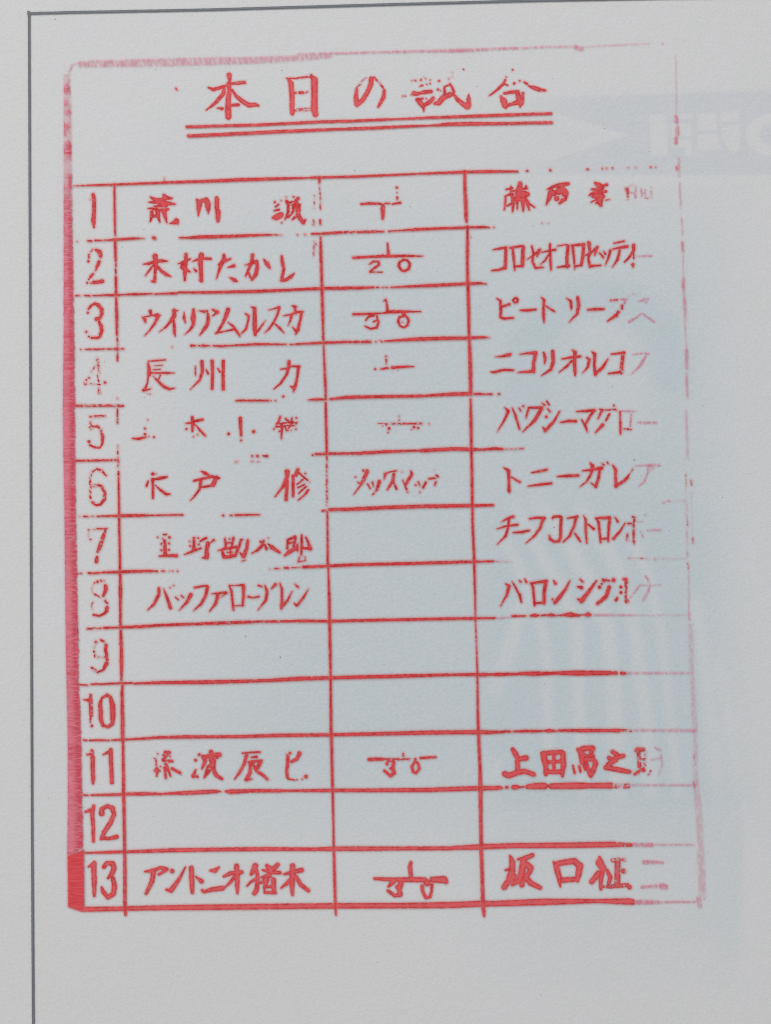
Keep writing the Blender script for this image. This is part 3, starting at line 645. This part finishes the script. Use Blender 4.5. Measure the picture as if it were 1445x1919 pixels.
44 580,355,30 600,400,60 620,480,50 615,550,40;44 600,355 700,350 760,345;44 775,360,50 780,470,50 770,570,24;30 690,370 690,520;34 620,440 760,430;40 620,530 770,530;-26 640,405 660,405;-24 715,390 725,400;-20 640,485 665,480;-24 715,475 730,465
50 920,320,36 950,350,60 960,440,50;50 960,315 1050,305,44;40 1060,310,40 1040,350,40;30 960,375 1060,380;40 960,420 1060,410 1085,450,40;44 1080,450 1060,520 1040,580,16;24 870,470,12 885,540,20;26 930,480 940,530,16;24 970,460 985,510;30 990,430 1030,560,36;-14 1000,465;-18 1035,480
36@.95 1240,340,36 1290,375,40;44@.95 1340,380,40 1270,400,44;44@.95 1210,400,40 1240,420 1200,480,50;40 1180,490,44 1270,505,44 1340,520,44 1400,530,34;40 1270,420 1200,460
=E4
40@.75 710,330,30 730,320 780,320,36;34@.7 735,350 745,480;24@.55 800,340 790,520;30@.7 700,550,26 770,510;16@.5 820,560 850,520;24@.5 740,420 800,410;20@.25 885,300,14 935,330,24;20@.2 950,380 955,470 920,570,12;16@.15 850,420 950,400
#right_name D4
40 280,1320,20 300,1370,50 300,1460,60 270,1530,50;30 240,1450,20 300,1440;50 320,1510 250,1570 225,1610,50;44 355,1350,16 420,1340,44 490,1310,36;50 405,1380,60 390,1470,60 370,1540,50 300,1590,24;60 440,1400,50 470,1430;44 470,1450 400,1560,40 390,1590;44 420,1500,40 470,1570,50 560,1615,36;-12 330,1450 345,1440;-12 440,1450 430,1475;-10 380,1575
44 690,1375,16 720,1440,50 740,1520,44 750,1605,14;50 720,1390,44 800,1375,50 890,1365;60 890,1375,50 935,1410,60 920,1500,50 910,1550,30;44 770,1545 900,1535
60 1120,1330,20 1120,1380,70 1150,1430,60;44 1110,1480,50 1045,1560,44;36 1150,1450 1130,1550,36 1130,1630,20;30 1190,1450,24 1220,1520,40 1200,1590,24;24@.6 1140,1600 1230,1610;34@.6 1240,1360 1350,1355;50@.8 1290,1360 1285,1590,50;44@.8 1345,1460;34@.75 1240,1600 1380,1590;40@.9 1400,1610
=E4
36@.36 785,1375 960,1380,24;32@.33 765,1610,24 900,1600,30;50@.4 950,1600,50 985,1610
#title_underline P
4.5 350,238 420,236 480,234.5 600,228.5 660,227 727,224,4 732,224,2.5 800,221,4 900,217.5,5 1000,214,4.5 1033,213,4
#title_underline P
5.5 353,255 420,252 480,249 530,246.5 629,242.5,4 700,240,5 790,236,3.5 800,236,2.5 815,235,3.5 840,233,6 880,232,6 930,232,5 1000,230.5,4.5 1034,230,4.5
#row_line P
4 137,348.4,2 180,347 214,346,4.5 307,342.4,5 389,339.6,6 450,337,7 520,335,6 575,333.5,3.5 577,333.4,2 582,333,5 669,331,5 700,329.5,5 780,326 870,322.5,6 920,321.5,6 970,321.5,4;1.5 307,333 307,341;4 987,320.5 989,320.4;5 1031.5,319;3.5 1100,317.4 1103,317;1129,315.8;1137,315.5;1148,315;2.5@.8 1178,314;1191.6,313.8;1219,313;3.5@.8 1220,313;2 1229,313.6;2@.7 1268,312 1268,318
#row_line P
2.5 144,452.4,2;3.5 164,451.4 171,451.4;3 177,450.6 190,450.6;3.5 194,450.4 197,450;4 200,450,3 215,449,5 250,447,5 270,446.6,1.5;6.5 287,445.4 289,446.4;5 335,445.8,2 342,445.5,5 347,445.7,3 372,444.4,7 395,444,7 440,442.5,6 500,440,4 528,440.3,1;3 557,440;571,439.4,3.5;4@.8 584,438.4 600,438;5@.9 604,437.8 640,435.6;5@.75 645,435.4 705,434;3.5 709,434 719,433.8;4 728,433.6,3 750,432,3 780,430,5.5 830,428,5 875,426.5,5 905,425.5,5 919,426.3,2;3 925.5,426
#row_line P
3@.8 141,554 149,553.6;3 157,553.6,2 168,554.2,3.5;3 172,554,2 176,554 200,553,4 222,553,5;4.5 226,552.4,3 250,551.4,5 285,550.6,3;4 288,551.2,3 330,549.4,5 335,548 389,548,5 480,546,6 560,542.5,5 604,540.5,6 669,539.6,6 700,538.6,4;2.5 704,538.6 710,538.4;716,538.5 727,538.5;5 733,538.4,3 800,535.5,6 840,533.5,6 876,531.6,6 900,530.8,5 911,532.2,2.5
#row_line P
3.5@.6 151,654.6 155,654.6;3.5@.75 160,654.8 231,653.6;2 322,650;4.5 358,647.8,5 366,647.6,3;4.5@.95 371,648,2 380,647.5,5 393,648,2;4.5 399,647.8,3 415,648.5 423,648;5@.95 424,648,3 480,645 536,645.2,3;5@.95 543,645.5,3 600,642.5 655,640.6,5 663,641,2;5@.9 664,641 672,640.6;678,641 694,640.2;3@.9 704,640.4;710,638,1.5;715,639.8,4;5 720,639.4,3 780,635.6,7 830,634,7 876,633.4,6 905,632,5 917,632.4,2
#row_line P
5@.7 136,760.4 200,760 230,760.4
#row_line P
4.5 442,751,3 455,750 462,751,3;4.5 464,750.6,4 502,750.6,4;3 507,750.6;516,750.8;5 577,749.6,2 590,748.6,5 609,748.4,4;6 618,748,4 650,744.5,6.5 720,743 790,742,6 796,742,4;7 798,741.5,5 850,738.5,7 882,738,7;5.5 888,738.4,3 897,738 908,738.6,3;5 911,738.6,3 922,738.4,3.5;3.5 934,738.2 936,738
#row_line P
4.5@.75 141,863.6 220,861.8
#row_line P
4 472,854.4;482,854.4,5.5;5 493,854.4,3 500,854.2;4 586,852.4;5@.9 592,851 612,850 669,849.6;6@.95 669,849.6 720,846.5 790,844,4;7@.97 790,844.4 850,841 882,842,7 905,842.6,4;6 906,842.4,5 925,840.6,6 942,841.5,5;2@.8 944,841.5 970,841.5;3@.8 974,840.6 981,840.4
#row_line P
2@.9 148,967.6;4 156,967.4,3 164,967.6,3;3@.8 170,967.6 174,967.5;5 181,967.4,3 208,966.6,4;5.5@.95 210,966.6,4 225,966.4,6 250,966,6 276,965.6,5;3.5@.9 276,965.8,3 342,964.6,3.5
#row_line P
4.5 417.6,965.6;4@.65 431,965.6 438,965;4.5@.93 441,965 486,964.4,3;4@.7 603,957 614,955.6;6@.95 618,955 669,953.8,6.5;7@.95 669,953.6 720,951 800,948.5 884,947.4;6@.95 889,947.5 924,946.6,5
#row_line P
2@.12 1240,941 1284,938;2@.5 1242,942 1256,938
#row_line P
3@.8 143,1074.5 152,1074.2;4 165,1073.6,4 175,1074,4 187,1073;5.5 191,1072.6,4 225,1071.6,6 260,1070 282,1070,5;4@.9 282,1070 294,1070.4,4;3@.85 302,1070 308,1070;317,1070,2;323,1070;332,1070,3.5;3@.8 505,1066,2;3.5@.9 514,1065.4,2 518,1065 524,1065.4,2;4 533,1064 540,1064;2.5@.8 546,1063.6 562,1063;5.5@.85 568,1062.4 614,1060.6;6@.97 618,1060.2 669,1058 760,1056 850,1053.6 896,1052,5;5 897,1052.6,3 905,1052,4 925,1051.6,4;3@.45 925,1051.8 960,1052.8,1;2.5@.5 1178,1045.8 1214,1046;2@.12 1226,1047 1284,1046;2.2@.5 1226,1046 1228,1049;1241,1047 1243,1046;1262,1047 1264,1048
#row_line P
4@.75 162,1178 188,1176.8;4.5@.9 194,1176.4 212,1176;5 212,1176,3 224,1175.4,5 265,1174,6 290,1172,5;5.5@.93 290,1171.8 389,1168;6@.85 389,1168.2 470,1165.4;5@.8 475,1165 560,1163.6;6@.92 560,1163.4 616,1164,5;5.5@.97 618,1164 700,1162 800,1160 890,1158.4;5@.95 892,1158.4 918,1158,4 928,1158,4;3@.4 928,1158.6 960,1156;6@.9 960,1154.4,5 985,1154,3;6 994,1153.8,4 1003,1152.6,7 1010,1153,4;4@.9 1013,1153 1022,1152.4;7 1026,1153,4 1033,1152 1040,1153,4;4@.7 1040,1153 1056,1152.6;9 1056,1152,5 1070,1151.6,9.5 1083,1153,5;4@.6 1084,1153 1094,1152;8 1097,1152,5 1102,1151.4,8.5 1109,1152,4;5@.35 1109,1152 1170,1152.6,4 1195,1152.6,2.5;2@.2 1195,1152.6 1291,1152.4
#row_line P
3@.85 148,1282.4 164,1283.8;3.5@.93 170,1282 182,1281.4;4 184,1282,3 205,1281,4 226,1280,4 247,1279.5,4;5 251,1280.6,4 300,1279,6 389,1278,7.5 430,1277,7 500,1275,6 560,1271.5,8 618,1270,6.5 669,1268.6,7 760,1266.5,7 850,1264 910,1264,7 917,1264,5;8 919,1263.6,5 935,1263.5,7 970,1262.8,5;9 974,1262,6 1000,1262 1036,1261.5,6;10 1038,1261,6 1080,1261 1144,1261,8;7@.85 1149,1261 1155,1261;1165,1261 1174,1261.6,5;6@.25 1175,1261.4 1296,1261,4
#row_line P
3.5@.95 156,1386.4 162,1387;4.5 167,1387,3 185,1386.6 204,1387,3;4.5 208,1386.6,3 228,1385.8,5;5 232,1385.6,4 270,1383.5 286,1382.6,5;6 286,1382,5 350,1380.6,7 389,1380.4,6 450,1380 520,1377.8,7 620,1376.8,6.5 700,1375,7 800,1372.6,8 893,1371.6,8 920,1371.8,7.5 944,1371.4,5;6.5 946,1370,5 956,1370.5,5;8 962,1370.4,4 985,1369.6,6 995,1369.6,4;6.5 996,1370 1019,1369.4,4;7 1021,1369.4,5 1030,1369 1044,1369.6,4;8 1048,1368.6,5 1100,1368.6,7 1145,1368.6,6 1154,1368.6,8 1162,1368.6,7;6@.6 1165,1368.4 1183,1368.6;6@.22 1190,1368.4 1304,1368.6
#row_line P
4@.97 157,1489.6 164,1489.8;5.5 170,1489.6,4 200,1489 230,1488.4,6;7 236,1487.8,6 270,1487 301,1487.4,5;8 302,1487.2,4 345,1485.6,8 389,1483.4,8 405,1482.6,7 415,1482.8,1.5;8 422,1482.6,4 430,1483.4,9 470,1481.6,7 527,1481.4,7 528,1481.4,5 620,1480.8,7 700,1480.6,7.5 800,1480,8.5 860,1478,9 905,1476.6,9 937,1476,8 941,1476,5;6@.9 949,1475 951,1475;9 962,1475 969,1474.6;4@.8 973,1475 982,1474;13 988,1474,8 1000,1472.8,12 1020,1472.4,13 1024,1472.6,9;13 1033,1472.8,11 1070,1472 1098,1471.8,12 1102,1472,10 1145,1471.8,12;10@.6 1149,1472 1177,1472.4;5@.2 1180,1471 1302,1471
#row_line P
5.5 157,1598,4 190,1597 230,1596,6.5;8 238,1595.8,6 320,1593 389,1591.8 500,1590.6 590,1591,7 625,1590,9 669,1590,9.5 750,1589.6 845,1589.4;11 849,1588.6,8 903,1586.4,11 960,1584.4,10 1060,1583.6,11 1152,1582,11;10@.85 1152,1582.6 1186,1582.6,7;8@.4 1186,1582.4 1222,1583;4@.25 1224,1582.6 1300,1582.4
#row_line P
8 128,1699,2 154,1703.6,10 232,1702.2,9 310,1700.4,10 389,1699.6,11 500,1698.4,11 628,1697,11 760,1696.6,11 850,1695.4,12 905,1692.6,12 925,1693,11 1020,1689.6,13 1120,1688 1180,1689,13 1189,1690,10;10@.4 1190,1690 1225,1690.4,8 1242,1690.4,5;4@.35 1245,1690 1305,1689.4
#column_line P
4.5 213.6,346 214,380,4 214.5,410,4.5 215,441,3;5@.97 215,453 216,486;4@.7 216,487 216.4,516;5@.95 216.5,519 217,551;5 217,558,4 218,590,6 218.4,628,4;4@.7 219,634 219.5,675;2 219,746;3.5@.7 219.4,766 219.4,793;3@.6 220,835 220,850;4@.65 220.5,858 220.6,876;4@.8 221.4,884 222,930;4 222,930 222.6,962,4;4.5 222.6,972 223.5,1020,4.5 224.4,1066,5;6 224.4,1076,4 225,1105,7 225,1130,5 225,1156,5;5@.85 225,1157 225,1171;5.5 225.6,1182,5 226.4,1208,7;6.5 227,1213,6 227,1240,7 227,1274,4;6 229,1283,4 228,1300 229,1353,7.5 229,1386,7;5@.95 229.6,1387 230,1400;6.5 230,1402,5 231,1480,6.5 233,1594,6 233.4,1640,7 233.4,1690,7 234.6,1714,5.5
#column_line P
5 598,333,6 598,343,3;3@.6 598,350 599.6,365;3@.65 599.8,366 600,392;4@.95 599.6,412 600,420,3;5.5 600.6,444,3 601,470,6 602,500,5 603,538,5.5 604.4,590,5.5 605,612,4;4.5@.92 605,612 605.6,638;3.5 606.2,647,3 607.4,680,4 609,713,5 610,735,4.5;4.5@.8 610,737 610,748;4.5 610,755,4 611,800,5 612,848,4.5;3.5@.66 612,852 612.4,946;3.5 613,959 613.6,1000 614,1056,4.5;5 615,1064,3 616.6,1115,5 617.4,1162,5.5 619,1250,5 619.4,1275,4.5 620,1353,5.5 621,1390,6 623,1476,5.5 624.4,1540,4 625.2,1587,5 627,1660,6 628.4,1698,5 629.4,1714,4
#column_line P
7 870.6,322,6 871,345,6 872.5,380,7 873.6,410,7 874.4,416,4;5 876,424,4.5 876,470,6 875.6,490,5 876.6,528,6 877.4,545,6 878.4,590,6 879,630,5 880,650,6 881.4,690,7 882,736,6.5;5.5 882,748,4 882.6,790,6 883.4,845,5 884.4,890,5.5 885,946,5 885.8,985,4.5 888,1033,5 890,1100,4 891,1162,2.5 893,1210,2.5 894.5,1262,3.5 895.6,1340,5 897,1380,6 899.6,1440,6 900.4,1476,8 901,1530,7 902,1590,7 903.6,1640,7 905,1690,7.5 906.6,1708,7.5 907.4,1717,4;2@.6 881,440 882,446
#frame_edge P
2.5@.3 128,136 135,122 150,117 170,116;12@.25 150,122,8 170,119.5,12 235,119,12;14@.2 235,118.5 310,117 400,114.5 470,113,12 560,109,10 620,104,8;14@.33 430,114;3@.35 560,102 750,97 860,95,5 970,90,3;2.5@.3 970,91 1020,88;3.5@.35 840,95 850,94;2.5@.25 1020,88 1072,87.5;7@.3 1078,88 1090,92;2@.15 1090,88 1215,82;3@.2 1242,82
#frame_edge P
2@.12 1266.5,105 1268,215;6@.38 1267,218 1268,228;7@.45 1269,238 1270,252;6@.4 1268,258 1267,268;4@.2 1272,296 1273,330;4@.2 1274,344 1276,390;4@.18 1277,410 1280,440;5@.4 1279,455 1280,470;3@.22 1280,472 1281,520;6@.4 1281,522 1281,538;5@.25 1281,540 1283,560;6@.4 1283,562 1284,580;5@.3 1284,585 1285,600;3@.2 1284,605 1287,655;6@.35 1287,656 1287,690;5@.25 1287,700 1288,745;5@.15 1286,770 1289,860;2.5@.1 1285,900 1288,1040;2@.52 1285.5,888 1286,912;2@.52 1287,946 1287.5,955;2@.5 1288,965 1289,985;2@.5 1288,995 1288,1008;5@.5 1296,900 1296,908;2@.08 1296,920 1298,1000;5@.45 1298.6,1008 1298.6,1018;2.5@.5 1288,1034 1288.5,1042;3@.5 1289,1055 1291,1066;2.5@.22 1291,1070 1291,1148;4@.35 1291,1148 1292,1160;9@.07 1294,1170 1297,1258;10@.08 1297,1262 1303,1370;8@.08 1303,1370 1304,1430;6@.35 1302,1414 1303,1424;8@.1 1303,1430 1306,1480;5@.38 1301,1464 1303,1474;12@.08 1306,1480 1311,1540 1313,1580;13@.09 1313,1590 1317,1680;7@.38 1309,1682 1312,1698
#frame_bar P
P@.55 119.5,141 129,140 132,200 134,350 138,630 140,770 141,930 143.5,1070 147,1270 151.5,1380 154.5,1540 155.5,1590 125,1602 126.5,1500 126,1380 123,1240 121,1070 119.5,930 116.8,780 118.5,630 119,350;P@1 126,1603 156.5,1592 157.5,1700 155,1706 127,1698
#stray_mark P
2 329,166,3 331,168;2@.5 589,364 588,392;2@.8 587,412,2 587,420,4;3@.6 588,452 592,458;2@.7 588,460 587,478;2@.7 1016,418;1028,418;1.5@.8 440,866 445,864;2@.7 470,865 474,864;482,866 484,865;2@.6 138,640 138,680;142,1150 145,1180;144,1160 146,1200
"""
RENAME = {'left_name': 'name_entry', 'right_name': 'name_entry', 'time_limit': 'bout_time'}
blocks = []
for ln in DATA.strip().split('\n'):
    if ln.startswith('#'):
        nm, reg = ln[1:].split(); blocks.append((nm, [])); continue
    if ln.startswith('='):
        reg = ln[1:]; continue
    st = parse(ln, reg)
    if blocks[-1][0] == 'row_number': st = [(a, b * .93 if b < 1 else b, c, d) for a, b, c, d in st]
    blocks[-1][1].append(st)
count = {}
NUMROW = list(range(1, 14)); NAMEROW = [1, 2, 3, 4, 5, 6, 7, 8, 11, 13]; TIMEROW = [1, 2, 3, 4, 5, 6, 11, 13]
for nm, lines in blocks:
    k = count[nm] = count.get(nm, 0) + 1
    name = RENAME.get(nm, nm)
    if nm in ('left_name', 'right_name', 'title_text'):
        root = bpy.data.objects.new(name, None)
        coll.objects.link(root); root.parent = page
        root.empty_display_size = .005
        p0 = lines[0][0][3][0]
        for st in lines:
            ink_object('character', st, root)
        if nm != 'title_text':
            root['label'] = 'red stamped name in row %d, %s of the fraction column' % (NAMEROW[k - 1], 'left' if nm == 'left_name' else 'right')
        else:
            root['label'] = 'large red stamped heading above the double underline'
    else:
        st = [s for l in lines for s in l]
        o = ink_object(name, st, page, M_pad if nm == 'frame_bar' else None)
        if nm == 'stray_mark': o['kind'] = 'stuff'
        if nm == 'row_number': o['label'] = 'red stamped numeral %d' % NUMROW[k - 1]
        if nm == 'bout_time': o['label'] = 'red stamped time mark in row %d' % TIMEROW[k - 1]

# ---------------------------------------------------------------- grey-blue rule printed round the page
rule = [(1, 1.0, False, [(54, 23, 2.20), (56, 560, 2.11), (58, 1100, 2.20), (60, 1600, 2.20), (61, 1760, 2.38), (63, 2080, 2.38)]),
        (1, 1.0, False, [(52, 25.8, 2.20), (130, 23.6, 2.29), (210, 22.2, 2.29), (330, 19.8, 2.20), (400, 18.4, 2.20), (700, 9.6, 2.20), (1000, 1.6, 2.29), (1250, -3, 2.29), (1620, -8, 2.29)]),
        (1, 1.0, False, [(50.5, 21, .6), (52.5, 23, 1.0)]), (1, 1.0, False, [(333, 16.5, .5), (334, 19, 1.0)])]
ink_object('border_rule', rule, page, M_rule, limit=1.5, pad=4.0)

# small flecks in the paper
rnd = random.Random(5)
fl = [(1, .55, False, [(102, 36.5, 1.0), (103.5, 36, 1.0)]), (1, .6, False, [(525.5, 1231, 1.3), (525, 1233, .8)]), (1, .5, False, [(461, 1191, .7), (459, 1194, .6)]),
      (1, .7, False, [(528, 132, .9)]), (1, .5, False, [(1038, 988, 1), (1040, 989, .6)]), (1, .7, False, [(1255, 995, .8)]), (1, .6, False, [(228, 464, .8)]),
      (1, .6, False, [(269, 430, .9)]), (1, .8, False, [(894, 162, .8)]), (1, .7, False, [(746, 695, .9)]), (1, .6, False, [(769, 387, .9)]), (1, .6, False, [(899, 574, .8)]),
      (1, .6, False, [(1137, 1083, .8)]), (1, .6, False, [(1119, 776, .8)]), (1, .5, False, [(1188, 862, 1.2), (1192, 862, .6)])]
for i in range(46):
    x, y = rnd.uniform(70, 1440), rnd.uniform(40, 1910)
    fl.append((1, rnd.uniform(.2, .55), False, [(x, y, rnd.uniform(.4, .8)), (x + rnd.uniform(-1.5, 1.5), y + rnd.uniform(-1.5, 1.5), rnd.uniform(.3, .7))]))
def flecks(st):
    vx, fx, at1, at2 = [], [], [], []
    for s in st:
        (x0, y0, r0) = s[3][0]; (x1, y1, r1) = s[3][-1]
        n = 10; c = len(vx)
        vx.append((X((x0 + x1) / 2), Y((y0 + y1) / 2), 1.8e-5)); at1.append(-1.0); at2.append(s[1])
        for k in range(n):
            a = 2 * math.pi * k / n
            e = (x1, y1, r1) if math.cos(a) * (x1 - x0) + math.sin(a) * (y1 - y0) > 0 else (x0, y0, r0)
            vx.append((X(e[0] + math.cos(a) * (e[2] + .5)), Y(e[1] + math.sin(a) * (e[2] + .5)), 1.8e-5)); at1.append(.5); at2.append(s[1])
        for k in range(n): fx.append((c, c + 1 + (k + 1) % n, c + 1 + k))
    me = bpy.data.meshes.new('paper_fleck'); me.from_pydata(vx, [], fx)
    for nm, v in (('edge', at1), ('inked', at2)):
        a = me.attributes.new(nm, 'FLOAT', 'POINT'); a.data.foreach_set('value', v)
    me.materials.append(M_fleck)
    o = bpy.data.objects.new('paper_fleck', me); coll.objects.link(o); o.parent = page
    o['kind'] = 'stuff'
flecks(fl)
